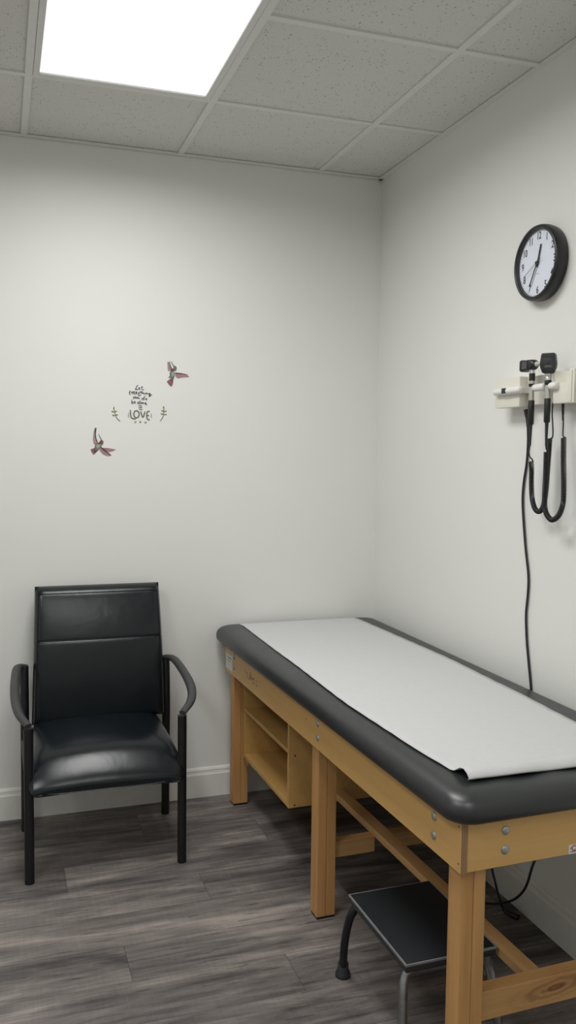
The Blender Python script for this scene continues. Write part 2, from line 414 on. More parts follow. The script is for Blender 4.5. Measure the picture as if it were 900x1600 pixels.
# open shelf box hung under the far half
SX0, SX1, SY0, SY1, SZ0 = .055, .50, 1.240, 1.795, .262
SZB = .213
shelf = MB()
shelf.box((SX0, SY0, SZB), (SX1, SY0 + .016, ZB + .10), .001)
shelf.build('shelf_side', M['boxw'], tbl)
b = MB(); b.box((SX0, SY1 - .016, SZB), (SX1, SY1, ZB + .10), .001); b.build('shelf_side', M['boxw'], tbl)
b = MB(); b.box((SX0 + .001, SY0 + .0162, SZB), (SX1, SY1 - .0162, SZB + .016), .001); b.build('shelf_bottom', M['boxw'], tbl)
b = MB(); b.box((SX0 + .001, SY0 + .0162, .412), (SX1, SY1 - .0162, .427), .001); b.build('shelf', M['boxw'], tbl)
b = MB(); b.box((SX1, SY0, SZB), (SX1 + .006, SY1, ZB + .10)); b.build('shelf_back', M['boxw'], tbl)
b = MB(); b.box((SX0 + .008, SY1 - .04, SZB - .026), (SX0 + .028, SY1 + .005, SZB - .0005), .001); b.build('shelf_cleat', M['piney'], tbl)
for y, z in ((SY0, .405), (SY0, .222)):
    b = MB(); b.lathe([(.0001, -.0006), (.0035, -.0006), (.0035, 0)], (SX0 + .024, y, z), 'y', 10); b.build('screw_head', M['ink'], tbl)
# bolts
def bolt(pos, axis, sgn):
    b = MB(); b.lathe([(.0105, 0), (.0105, sgn * .0012), (.0092, sgn * .0026), (.006, sgn * .0040), (.0002, sgn * .0045)], pos, axis, 20)
    b.build('bolt', M['bolt'], tbl, True, 60)
for ly in (.117, .836, 1.752):
    for z in (.610, .655): bolt((0, ly, z), 'x', -1); bolt((TW, ly, z), 'x', 1)
for lx in (.1155, TW - .1155):
    for z in (.610, .655): bolt((lx, .0006, z), 'y', -1)
for ly, z in ((.008, .592), (.010, .676), (.935, .640)):
    b = MB(); b.lathe([(.0022, 0), (.0022, -.0004), (.0001, -.0004)], (0, ly, z), 'x', 8); b.build('nail_hole', M['ink'], tbl)
# stickers and ink stamp on the aprons
b = MB(); b.box((-.0008, 1.775, .585), (-.0001, 1.866, .648), .0003, 1); st = b.build('sticker', M['label'], tbl); st['label'] = 'white paper sticker at the far corner'
b = MB(); b.box((-.0012, 1.79, .632), (-.0007, 1.84, .638)); b.box((-.0012, 1.80, .620), (-.0007, 1.85, .623)); b.build('print', M['grey'], st)
b = MB(); b.box((.289, -.0004, .5725), (.345, .0005, .5945), .0003, 1); st = b.build('sticker', M['label'], tbl); st['label'] = 'small white sticker with red letter'
b = MB(); ring = []
for k in range(15):
    a = math.radians(40 + 280 * k / 14); ring.append((.3035 + .0058 * math.cos(a), -.0006, .5862 + .0062 * math.sin(a)))
b.tube(ring, .0013, 6); b.build('letter', M['red'], st)
b = MB(); b.box((.293, -.0007, .5765), (.338, -.0003, .579)); b.box((.293, -.0007, .584), (.2955, -.0003, .589)); b.build('print', M['grey'], st)
b = MB(); rr = random.Random(7)
for k in range(26):
    y = 1.52 + rr.gauss(0, .035); z = .622 + rr.gauss(0, .014); w = rr.uniform(.004, .02); h = rr.uniform(.0012, .004)
    a = rr.uniform(-.8, .8); ca, sa = math.cos(a), math.sin(a)
    b.poly([(-.0002, y + ca * p - sa * q, z + sa * p + ca * q) for p, q in ((-w / 2, -h / 2), (w / 2, -h / 2), (w / 2, h / 2), (-w / 2, h / 2))], (-.0003, 0, 0))
b.build('ink_stamp', M['stamp'], tbl)

# padded top: rounded slab, four plan corners, bull-nosed edge
CZ0, CZ1 = .6865, .762
corners = [Vector((-.036, -.036)), Vector((.655, -.036)), Vector((.709, 1.928)), Vector((-.037, 1.947))]
def plan(inset, rad, n=8):
    P = []; c = corners
    for i in range(4):
        a, o, d = c[i - 1], c[i], c[(i + 1) % 4]
        u = (a - o).normalized(); v = (d - o).normalized()
        o2 = o + (u + v) * inset; r = max(rad - inset * .4, .012); s = o2 + u * r; e = o2 + v * r
        for k in range(n + 1):
            t = k / n; w = .5 * PI * t
            P.append(o2 + u * r * (1 - math.sin(w)) + v * r * (1 - math.cos(w)))
    # subdivide long sides for smooth shading
    return P
def cushion_profile():
    out = []; zm = CZ0 + .026
    for k in range(9):   # under side
        a = -PI / 2 + PI / 2 * k / 8; out.append((.026 * (1 - math.cos(a)), zm + (zm - CZ0) * math.sin(a)))
    for k in range(1, 13):
        a = PI / 2 * k / 12; out.append((.052 * (1 - math.cos(a)) ** 1.3, zm + (CZ1 - .004 - zm) * math.sin(a)))
    out.append((.09, CZ1 - .0012)); out.append((.16, CZ1))
    return out
b = MB()
b.loft([[(p.x, p.y, z) for p in plan(i, .06)] for i, z in cushion_profile()])
cush = b.build('padded_top', M['vinyl'], tbl, True, 80)

def cushion_z(d):   # height of the top surface at distance d in from the rim
    pr = [(i, z) for i, z in cushion_profile() if z > CZ0 + .025]
    for (a, za), (c, zc) in zip(pr, pr[1:]):
        if d <= c: return za + (zc - za) * max(0, d - a) / max(c - a, 1e-6)
    return CZ1
# ------------------------------------------------------------------ exam paper on the table
b = MB(); PX0, PX1, PXF = .052, .585, .612
NX, rows = 26, []
PL_ = [(0, .043), (.03, .042), (.29, .027), (.66, .021), (1.23, .043), (1.95, .066)]      # the sheet wanders a little
PR_ = [(0, .535), (.32, .555), (.66, .580), (1.09, .602), (1.95, .597)]
def lerp(tab, t):
    for (a, va), (c, vc) in zip(tab, tab[1:]):
        if t <= c:
            w = (t - a) / (c - a); w = w * w * (3 - 2 * w) * .5 + w * .5; return va + (vc - va) * w
    return tab[-1][1]
def paper_row(ly, z, t=0, dz=None):
    far = max(0, (ly - 1.80) / .13); x0, x1 = lerp(PL_, ly), lerp(PR_, ly)
    return [(x0 + (x1 - x0) * i / NX, ly - .013 * far * (i / NX) + (dz(i / NX)[1] if dz else 0), z + (dz(i / NX)[0] if dz else 0)) for i in range(NX + 1)]
R2 = []
for k in range(10):      # far end follows the rounded rim
    ly = 1.940 - .064 * (k / 9) ** 1.6; R2.append((ly, cushion_z(max(.0005, 1.937 - ly)) + .0012))
for k in range(1, 40): R2.append((1.876 - (1.876 - .115) * k / 39, CZ1 + .0012 + .0006 * math.sin(k * 2.7)))
wob = lambda s: .004 * math.sin(s * 9) + .003 * math.sin(s * 23 + 1)
for ly, z in R2: rows.append(paper_row(ly, z))
# free near end: lifts, curls over and tucks back to the pad
for a, ly, z in ((.1, .100, .0035), (.35, .090, .010), (.6, .078, .018), (.85, .064, .020), (1., .051, .014), (1., .043, .007), (1., .042, .0035), (.9, .047, .0025)):
    rows.append(paper_row(ly, CZ1 + z - (.001 if ly < .045 else 0), 0, lambda s, a=a: (a * wob(s) * .5, -a * .018 * s - a * wob(s) * .8)))
vv = [[b.bm.verts.new(p) for p in r] for r in rows]
for r0, r1 in zip(vv, vv[1:]):
    for i in range(NX): b.bm.faces.new((r0[i], r0[i + 1], r1[i + 1], r1[i]))
pap = b.build('exam_paper', M['paper'], None, True, 180)
pap.location = (TX, TY, 0); pap.rotation_euler = (0, 0, TH)
md = pap.modifiers.new('thickness', 'SOLIDIFY'); md.thickness = .0004; md.offset = 1
tag(pap, 'long white paper sheet covering the padded exam table top, near end curled', 'paper sheet')

# ------------------------------------------------------------------ guest chair
CX = -1.269
ch = thing('guest_chair', 'black vinyl guest chair with metal legs and bowed arms against back wall', 'chair', (CX, -.35, 0))
def cp(x, y, z): return (x, y + .35, z)     # y given in room coordinates
for s in (-1, 1):
    xf = s * .266
    b = MB(); b.tube([cp(xf, -.563, 0), cp(xf, -.563, .20), cp(xf, -.563, .545)], .0165, 14, .0165, (1, 0, 0)); fl = b.build('leg', M['steelb'], ch, True, 50)
    xb = s * .276 + .009
    b = MB(); b.tube(smooth_path([cp(xb, -.128, 0), cp(xb, -.135, .22), cp(xb, -.145, .45), cp(xb, -.135, .60), cp(xb, -.128, .655)], 4), .0165, 14, .0165, (1, 0, 0))
    b.build('leg', M['steelb'], ch, True, 50)
    # bowed arm, flat oval section
    bow = .046 if s > 0 else .022
    path = smooth_path([cp(s * (.262 + (.008 if s > 0 else -.004)), -.118, .650), cp(s * (.276 + bow * .35), -.138, .657), cp(s * (.280 + bow * .75), -.185, .653), cp(s * (.283 + bow), -.335, .624), cp(s * (.281 + bow), -.440, .599), cp(s * (.279 + bow * .6), -.515, .578), cp(s * .266, -.572, .556)], 5)
    n = len(path)
    b = MB(); b.tube(path, [.009 + .004 * math.sin(PI * i / (n - 1)) for i in range(n)], 14, [.014 + .0035 * math.sin(PI * i / (n - 1)) for i in range(n)], (0, 0, 1))
    b.build('armrest', M['arm'], ch, True, 70)
    b = MB(); b.tube([cp(xf, -.548, .335), cp(s * .270, -.14, .365)], .012, 10, .012, (1, 0, 0)); b.build('side_rail', M['steelb'], ch, True, 50)
for y, z in ((-.545, .322), (-.16, .352)):
    b = MB(); b.tube([cp(-.266, y, z), cp(.266, y, z)], .012, 10, .012, (0, 0, 1)); b.build('cross_rail', M['steelb'], ch, True, 50)
# seat: sections along the depth; the front rolls over, front top corners pinched out
def sec(y, zt, zb, w, ear, crown, n=24, zc=None):
    """closed loop in the XZ plane"""
    pts = []
    for k in range(n + 1):       # top, left to right
        t = -1 + 2 * k / n; e = abs(t) ** 6
        pts.append((w * (t if abs(t) < 1 else t) + ear * t * e * 1., y, zt + crown * (1 - t * t) - .018 * abs(t) ** 10))
    for k in range(1, n):        # bottom
        t = 1 - 2 * k / n
        pts.append(((w - .012) * t, y, zb + .012 * abs(t) ** 8))
    return [cp(*p) for p in pts]
S = [(-.135, .430, .372, .236, 0, .006), (-.15, .448, .366, .243, 0, .008), (-.20, .456, .362, .248, 0, .012), (-.28, .452, .358, .251, 0, .016),
     (-.36, .447, .352, .253, 0, .018), (-.43, .441, .344, .255, .002, .018), (-.485, .433, .336, .256, .006, .017),
     (-.520, .4215, .328, .257, .011, .015), (-.548, .4025, .321, .258, .016, .013), (-.573, .3815, .317, .260, .021, .011), (-.593, .3610, .316, .260, .022, .009),
     (-.605, .345, .318, .259, .017, .007), (-.609, .333, .321, .255, .009, .004), (-.604, .325, .320, .248, .002, .001)]
b = MB(); b.loft([sec(*s) for s in S]); seat = b.build('seat', M['seatv'], ch, True, 180)
md = seat.modifiers.new('round', 'SUBSURF'); md.levels = 1; md.render_levels = 1
# backrest: tilted padded panel, rounded all round, seam across
def bp(u, v, d):
    """u across -1..1, v up 0..1, d = depth out of the face towards the room"""
    y = -.178 + .092 * max(0, v) ** 1.9 - .006 * math.sin(PI * v); z = .435 + .523 * v
    w = .257 - .014 * v
    return cp(u * w + .0145 + .005 * v, y - d, z)
b = MB(); NU, NV = 30, 34
def bdepth(u, v):
    eu = max(0, (abs(u) - .90) / .10); ev = max(0, (v - .93) / .07, (.05 - v) / .05)
    e = min(1, math.hypot(eu, ev)); base = .030 * (1 - e ** 2) ** .5 if e < 1 else 0
    seam = .0045 * math.exp(-((v - .613) / .007) ** 2)
    return base - seam + .006 * (1 - u * u) * math.sin(PI * v)
def grid_coord(i, n, lo, hi):   # denser near the rim
    t = i / n; return lo + (hi - lo) * (.5 - .5 * math.cos(PI * t)) * .55 + (hi - lo) * t * .45
vs_ = sorted(set([grid_coord(j, NV, 0, 1) for j in range(NV + 1)] + [.595, .603, .608, .613, .618, .623, .631]))
front = [[b.bm.verts.new(bp(grid_coord(i, NU, -1, 1), v, bdepth(grid_coord(i, NU, -1, 1), v))) for i in range(NU + 1)] for v in vs_]
back = [[b.bm.verts.new(bp(grid_coord(i, NU, -1, 1) * .985, v * .985 + .006, -.034 + .006 * (abs(grid_coord(i, NU, -1, 1)) > .97))) for i in range(NU + 1)] for v in vs_]
for g, flip in ((front, 0), (back, 1)):
    for j in range(len(vs_) - 1):
        for i in range(NU):
            q = (g[j][i], g[j][i + 1], g[j + 1][i + 1], g[j + 1][i]); b.bm.faces.new(q if not flip else q[::-1])
rim = lambda g: [g[0][i] for i in range(NU + 1)] + [g[j][NU] for j in range(1, len(vs_))] + [g[-1][i] for i in range(NU - 1, -1, -1)] + [g[j][0] for j in range(len(vs_) - 2, 0, -1)]
rf, rb = rim(front), rim(back)
for i in range(len(rf)):
    j = (i + 1) % len(rf); b.bm.faces.new((rf[i], rf[j], rb[j], rb[i]))
bk = b.build('backrest', M['seatv'], ch, True, 60)
pp = [bp(-.955, v, bdepth(-.955, v) + .0005) for v in [.02 + .93 * k / 24 for k in range(25)]] + [bp(u, .953, bdepth(u, .953) + .0005) for u in [-.93 + 1.86 * k / 24 for k in range(25)]] + [bp(.955, v, bdepth(.955, v) + .0005) for v in [.95 - .93 * k / 24 for k in range(25)]]
b = MB(); b.tube(pp, .0026, 8); b.build('piping', M['seatv'], bk, True, 180)
b = MB()
for dv in (-.007, .007): b.tube([bp(-.95 + 1.9 * k / 40, .613 + dv, bdepth(-.95 + 1.9 * k / 40, .613 + dv) + .0002) for k in range(41)], .0010, 6)
b.build('stitching', M['steelb'], bk, True, 180)

# ------------------------------------------------------------------ step stool
sx0, sx1, sy0, sy1, sz = -.704, -.453, -1.772, -1.424, .268
so = ((sx0 + sx1) / 2, (sy0 + sy1) / 2)
stl = thing('step_stool', 'low black step stool with rubber feet pushed under the exam table', 'step stool', (so[0], so[1], 0), .012)
hx, hy = (sx1 - sx0) / 2, (sy1 - sy0) / 2
b = MB(); b.box((-hx + .003, -hy + .003, sz - .006), (hx - .003, hy - .003, sz), .002); b.build('step_mat', M['ribbed'], stl, True, 30)
b = MB(); b.box((-hx, -hy, sz - .024), (hx, hy, sz - .006), .003); b.build('tread', M['rubber'], stl, True, 30)
b = MB()
rp = [(-hx, -hy), (hx, -hy), (hx, hy), (-hx, hy), (-hx, -hy)]
b.box((-hx - .0012, -hy - .0012, sz - .0065), (hx + .0012, -hy + .0025, sz - .0015)); b.box((-hx - .0012, hy - .0025, sz - .0065), (hx + .0012, hy + .0012, sz - .0015))
b.box((-hx - .0012, -hy + .0025, sz - .0065), (-hx + .0025, hy - .0025, sz - .0015)); b.box((hx - .0025, -hy + .0025, sz - .0065), (hx + .0012, hy - .0025, sz - .0015))
b.build('metal_edging', M['edging'], stl)
for s in (-1, 1):
    yt = hy - .006 if s > 0 else -(hy - .026); yf = hy + .048 if s > 0 else -(hy + .022); kx = .016 if s > 0 else 0
    z0 = sz - .036
    legp = [(-hx - .010 + kx, yf, .018), (-hx - .006 + kx * .3, yt + (yf - yt) * .55, .11), (-hx + .002, yt + (yf - yt) * .18, .185), (-hx + .012, yt, z0 - .012), (-hx + .03, yt, z0), (0, yt, z0),
            (hx - .03, yt, z0), (hx - .012, yt, z0 - .012), (hx - .002, yt + (yf - yt) * .18, .185), (hx + .004, yt + (yf - yt) * .55, .11), (hx + .006, yf, .018)]
    b = MB(); b.tube(smooth_path(legp, 5), .0115, 14, None, (0, 1, 0)); lf = b.build('leg_frame', M['chrome'] if s < 0 else M['steelb'], stl, True, 60)
    for e in (0, -1):
        px, py, _ = legp[e]; b = MB()
        b.lathe([(.021, 0), (.0225, .004), (.0215, .010), (.0165, .022), (.015, .040), (.0125, .042)], (px, py, 0), 'z', 20)
        b.build('rubber_foot', M['rubber'], lf, True, 50)

# ------------------------------------------------------------------ wall clock (dial faces -X)
CY, CZ = -1.241, 2.088
ck = thing('wall_clock', 'round black-rimmed wall clock with white dial on right wall', 'clock', (0, CY, CZ))
R = .1165
b = MB()
prof = [(R - .008, -.001), (R - .003, -.004), (R, -.020), (R - .001, -.034), (R - .004, -.0415), (R - .008, -.0445), (R - .0135, -.043), (R - .0150, -.039), (R - .0155, -.030), (R - .0155, -.0015)]
rings = [[(h, r * math.cos(2 * PI * k / 64), r * math.sin(2 * PI * k / 64)) for k in range(64)] for r, h in prof]
b.loft(rings + [rings[0]], cap=False); bmesh.ops.remove_doubles(b.bm, verts=b.bm.verts, dist=1e-6)
b.build('rim', M['clockb'], ck, True, 60)
b = MB(); b.lathe([(R - .0156, -.0015), (R - .0156, -.029), (.0002, -.029)], (0, 0, 0), 'x', 64); dl = b.build('dial', M['dial'], ck)
def cl(r, deg, h):     # clockwise from 12, seen from the room: right is -Y
    a = math.radians(deg); return (h, -r * math.sin(a), r * math.cos(a))
def numerals():
    for n in range(1, 13):
        me_all = bmesh.new()
        cu = bpy.data.curves.new('numeral', 'FONT'); cu.body = str(n); cu.size = .0300; cu.align_x = 'CENTER'; cu.align_y = 'CENTER'; cu.offset = .0005; cu.resolution_u = 3; cu.space_character = .92
        ob = bpy.data.objects.new('numeral', cu); COL.objects.link(ob)
        bpy.context.view_layer.update()
        me = ob.to_mesh()
        c = cl(.0825, n * 30, -.0292)
        pts = [v.co.copy() for v in me.vertices]
        vv = [me_all.verts.new((c[0], c[1] - p.x * .86, c[2] + p.y * 1.05)) for p in pts]
        for f in me.polygons:
            try: me_all.faces.new([vv[i] for i in f.vertices])
            except ValueError: pass
        ob.to_mesh_clear(); bpy.data.objects.remove(ob); bpy.data.curves.remove(cu)
        r = bmesh.ops.extrude_face_region(me_all, geom=list(me_all.faces))
        for v in r['geom']:
            if isinstance(v, bmesh.types.BMVert): v.co.x -= .0002
        mb = MB(); mb.bm.free(); mb.bm = me_all
        mb.build('numeral', M['ink'], dl)
numerals()
b = MB(); b.poly([cl(.0905, a, -.0293) for a in range(0, 360, 6)], (-.00001, 0, 0)); b.bm.clear()
for k in range(60):
    a = k * 6; w = .0006 if k % 5 else .0011
    p, q = Vector(cl(.0958, a, -.0291)), Vector(cl(.0985, a, -.0291)); s = Vector(cl(w, a + 90, 0))
    b.poly([p - s, p + s, q + s, q - s], (-.0002, 0, 0))
b.build('minute_track', M['ink'], dl)
b = MB(); b.box((-.0294, -.006, -.0335), (-.0290, .006, -.0318)); b.build('maker_print', M['grey'], dl)
def hand(name, deg, ln, tail, w0, w1, h):
    b = MB(); s = lambda r, w: [Vector(cl(r, deg, h)) + Vector(cl(w, deg + 90, 0)), Vector(cl(r, deg, h)) - Vector(cl(w, deg + 90, 0))]
    a0, a1 = s(-tail, w0), s(ln, w1); b.poly([a0[0], a1[0], a1[1], a0[1]], (-.001, 0, 0)); return b.build(name, M['ink'], ck)
hand('hour_hand', 15, .057, .012, .0034, .0030, -.0315)
hand('minute_hand', 209, .076, .014, .0026, .0022, -.034)
hand('second_hand', 243, .072, .026, .0007, .0006, -.0365)
b = MB(); b.lathe([(.0055, -.0292), (.0055, -.038), (.0002, -.038)], (0, 0, 0), 'x', 16); b.build('hub', M['ink'], ck)
b = MB(); b.bm.faces.new([b.bm.verts.new((-.0415, (R - .0154) * math.cos(2 * PI * k / 48), (R - .0154) * math.sin(2 * PI * k / 48))) for k in range(48)]); b.build('lens', M['lens'], ck)

# ------------------------------------------------------------------ diagnostic instrument panel
pn = thing('instrument_panel', 'cream wall panel holding two black handheld medical scopes', 'instrument panel', (0, -1.207, 1.695))
def pb(lo, hi, r=.003, seg=2): return ((lo[0], lo[1] + 1.207, lo[2] - 1.695), (hi[0], hi[1] + 1.207, hi[2] - 1.695), r, seg)
b = MB(); b.box(*pb((-.030, -1.66, 1.652), (0, -1.072, 1.742), .004)); b.build('housing', M['cream'], pn, True, 40)
b = MB(); b.box(*pb((-.060, -1.207, 1.647), (-.029, -1.066, 1.7425), .004)); b.build('lamp_module', M['cream'], pn, True, 40)
b = MB(); y0, y1, zc = -1.079 + 1.207, -1.232 + 1.207, 1.699 - 1.695     # rounded rail
def rail(y0, y1):
    n = 10; ring = lambda y, k: [(-.0685 + .0125 * k * math.cos(2 * PI * i / 16), y, zc + .0115 * k * math.sin(2 * PI * i / 16)) for i in range(16)]
    b.loft([ring(y0, .55), ring(y0 + math.copysign(.003, y1 - y0), .9), ring(y0 + math.copysign(.006, y1 - y0), 1), ring(y1 - math.copysign(.006, y1 - y0), 1), ring(y1 - math.copysign(.003, y1 - y0), .9), ring(y1, .55)])
rail(y0, y1)
b.box((-.066, -1.207 + 1.207, zc - .010), (-.029, -1.226 + 1.207, zc + .009), .002)
b.build('handle_rail', M['creamw'], pn, True, 45)
for a, c in ((-1.297, -1.352), (-1.379, -1.415)):
    b = MB(); rail(a + 1.207, c + 1.207); b.box((-.066, c + .012 + 1.207, zc - .010), (-.029, a - .012 + 1.207, zc + .009), .002)
    b.build('cradle_hook', M['creamw'], pn, True, 45)
b = MB(); b.box(*pb((-.0815, -1.158, 1.691), (-.078, -1.136, 1.708), .001)); b.build('power_switch', M['blackp'], pn)
# right module: lower block with a scooped shelf above, end post
b = MB()
b.box(*pb((-.064, -1.462, 1.647), (-.029, -1.386, 1.7055), .003))
b.build('dispenser_block', M['cream'], pn, True, 40)
b = MB(); sc = []
for k in range(13):
    t = k / 12; y = -1.386 - .076 * t; d = .031 + .028 * (abs(2 * t - 1) ** 2.2)
    sc.append((y + 1.207, -d))
b.loft([[(d, y, z - 1.695) for z in (1.705,) for y, d in sc] + [(-.028, sc[-1][0], 1.705 - 1.695), (-.028, sc[0][0], 1.705 - 1.695)],
        [(d, y, 1.7435 - 1.695) for y, d in sc] + [(-.028, sc[-1][0], 1.7435 - 1.695), (-.028, sc[0][0], 1.7435 - 1.695)]])
b.build('scooped_backplate', M['cream'], pn, True, 60)
b = MB(); b.box(*pb((-.066, -1.488, 1.646), (-.029, -1.462, 1.744), .003)); b.box(*pb((-.069, -1.479, 1.650), (-.060, -1.471, 1.740), .002)); b.build('end_post', M['cream'], pn, True, 40)
b = MB(); b.box(*pb((-.055, -1.64, 1.655), (-.029, -1.488, 1.728), .004)); b.build('dispenser', M['cream'], pn, True, 40)
b = MB(); b.box(*pb((-.057, -1.60, 1.660), (-.054, -1.500, 1.690), .001)); b.build('dispenser_slot', M['blackp'], pn)

def zl(prof, b, seg=20): b.lathe(prof, (0, 0, 0), 'z', seg)
def coil(path, turns_per_m=235, r=.0068, wr=.0018):
    """helical wire round a smooth path"""
    P = smooth_path(path, 10); out = []; acc = [0]
    for a, c in zip(P, P[1:]): acc.append(acc[-1] + (c - a).length)
    L = acc[-1]; n = int(L * turns_per_m * 9); j = 0; up = Vector((1, 0, 0))
    for i in range(n + 1):
        s = L * i / n
        while j < len(P) - 2 and acc[j + 1] < s: j += 1
        t = (P[j + 1] - P[j]).normalized(); f = (s - acc[j]) / max(acc[j + 1] - acc[j], 1e-9); c = P[j].lerp(P[j + 1], f)
        a = (up - t * up.dot(t)).normalized(); q = t.cross(a); w = 2 * PI * s * turns_per_m
        out.append(c + a * r * math.cos(w) + q * r * math.sin(w))
    return out
IX = -.069
def scope(root, y, kind):
    z0 = root.location.z
    if kind == 'oto':
        st, gt, gb, tp = 1.690, 1.6625, 1.588, 1.524
    else:
        st, gt, gb, tp = 1.690, 1.664, 1.592, 1.523
    b = MB(); zl([(.0078, gt - z0 - .002), (.0078, st - z0 + .018)], b); b.build('stem', M['silver'], root, True, 50)
    b = MB(); zl([(.0075, gb - z0), (.0094, gb + .003 - z0), (.0094, gt - .002 - z0), (.0085, gt - z0)], b); b.build('grip', M['blackp'], root, True, 50)
    b = MB(); zl([(.0032, tp - z0), (.0048, gb - .02 - z0), (.0055, gb + .001 - z0)], b, 14); b.build('strain_relief', M['rubber'], root, True, 60)
ot = thing('otoscope', 'black otoscope hanging in the left slot of the cream panel', 'medical scope', (IX, -1.286, 1.70), 0, None)
scope(ot, -1.286, 'oto')
b = MB(); zl([(.0088, .003), (.0098, .006), (.0098, .0125)], b); zl([(.0092, .0215), (.0092, .044)], b); b.build('collar', M['blackp'], ot, True, 50)
b = MB(); zl([(.0094, .0126), (.0094, .0214)], b); b.build('collar_ring', M['silver'], ot, True, 50)
b = MB(); zl([(.0094, .0441), (.0090, .0475), (.0088, .0545)], b); b.build('neck_ring', M['silver'], ot, True, 50)
b = MB()   # head: square flared lens hood towards +Y, rounding down towards the tip at -Y
def rsec(y, hz, hx, zc, e): 
    return [(hx * math.copysign(abs(math.cos(2 * PI * k / 24)) ** e, math.cos(2 * PI * k / 24)), y, zc + hz * math.copysign(abs(math.sin(2 * PI * k / 24)) ** e, math.sin(2 * PI * k / 24))) for k in range(24)]
b.loft([rsec(.045, .0175, .0165, .0695, .35), rsec(.040, .0185, .0175, .0695, .35), rsec(.034, .0165, .0155, .0695, .4), rsec(.010, .0165, .0155, .070, .55), rsec(-.008, .0155, .0145, .070, .7), rsec(-.018, .012, .012, .070, 1), rsec(-.023, .0075, .0075, .070, 1)])
hd = b.build('head', M['blackp'], ot, True, 50)
b = MB(); b.box((-.0166, .006, .058), (-.0150, .032, .081), .001); b.build('viewing_window', M['glassd'], hd)
b = MB(); b.lathe([(.0085, -.0225), (.0075, -.026), (.0032, -.047), (.0020, -.047)], (0, 0, .070), 'y', 16); b.build('speculum', M['tip'], hd, True, 50)
c1 = [(-.050, -1.2665, 1.475), (-.050, -1.270, 1.45), (-.050, -1.2715, 1.41), (-.050, -1.278, 1.362), (-.050, -1.293, 1.332), (-.049, -1.312, 1.322), (-.046, -1.328, 1.334), (-.043, -1.335, 1.368), (-.041, -1.338, 1.42), (-.038, -1.338, 1.48), (-.036, -1.339, 1.546)]
b = MB(); lead = smooth_path([(IX, -1.286, 1.527), (-.062, -1.270, 1.508), (-.054, -1.2625, 1.492), (-.050, -1.271, 1.482), (-.0432, -1.2665, 1.475)], 5)
lead2 = smooth_path([(-.031, -1.339, 1.547), (-.032, -1.348, 1.553), (-.032, -1.346, 1.585), (-.032, -1.341, 1.620), (-.030, -1.340, 1.655)], 5)
rel = lambda pts, o: [Vector(p) - o.location for p in pts]
b.tube(rel(lead, ot), .0022, 8); b.tube(rel(coil(c1), ot), .0018, 6); b.tube(rel(lead2, ot), .0022, 8)
b.build('coiled_cord', M['blackp'], ot, True, 180)

op = thing('ophthalmoscope', 'black flat-headed ophthalmoscope in the right slot of the cream panel', 'medical scope', (IX, -1.368, 1.70), 0, None)
scope(op, -1.368, 'oph')
b = MB(); zl([(.0090, .003), (.0102, .006), (.0102, .0165), (.0095, .0175)], b); b.build('collar', M['blackp'], op, True, 50)
b = MB(); zl([(.0088, .0176), (.0088, .026), (.0082, .027), (.0088, .028), (.0088, .0365)], b); b.build('collar_ring', M['silver'], op, True, 40)
b = MB()
ol = [(y * .74, z) for y, z in [(.0245, .097), (-.0245, .097), (-.028, .091), (-.0325, .066), (-.030, .055), (-.023, .040), (-.015, .0365), (.015, .0365), (.023, .040), (.030, .055), (.0325, .066), (.028, .091)]]
b.poly([(-.012, y, z) for y, z in ol], (.024, 0, 0)); b._bev(list(b.bm.verts), .003, 2)
hd = b.build('head', M['blackp'], op, True, 35); hd.rotation_euler = (0, 0, math.radians(42))
b = MB(); b.box((-.0132, -.017, .084), (-.0117, .017, .0935), .0006); b.lathe([(.0055, -.0136), (.0048, -.0117)], (0, 0, .070), 'x', 18); b.build('brow_rest', M['rubber'], hd)
b = MB(); b.box((-.0124, -.010, .0585), (-.0119, .008, .0595)); b.box((-.0124, -.012, .0555), (-.0119, .010, .0563)); b.build('print', M['grey'], hd)
c2 = [(-.060, -1.3575, 1.505), (-.060, -1.3575, 1.44), (-.060, -1.356, 1.37), (-.060, -1.363, 1.328), (-.059, -1.382, 1.307), (-.058, -1.400, 1.304), (-.056, -1.4235, 1.320), (-.054, -1.438, 1.355), (-.052, -1.4365, 1.41), (-.050, -1.4285, 1.48), (-.048, -1.423, 1.546)]
b = MB(); lead = smooth_path([(IX, -1.368, 1.527), (-.066, -1.365, 1.516), (-.056, -1.359, 1.505)], 5)
lead2 = smooth_path([(-.043, -1.423, 1.547), (-.041, -1.410, 1.553), (-.040, -1.408, 1.575), (-.039, -1.406, 1.605), (-.037, -1.399, 1.625)], 5)
b.tube(rel(lead, op), .0024, 8); b.tube(rel(coil(c2), op), .0018, 6); b.tube(rel(lead2, op), .0022, 8)
b.tube(rel([(-.0385, -1.404, 1.598), (-.036, -1.398, 1.64), (-.036, -1.398, 1.656)], op), [.0028, .0042, .0052], 12)
b.build('coiled_cord', M['blackp'], op, True, 180)

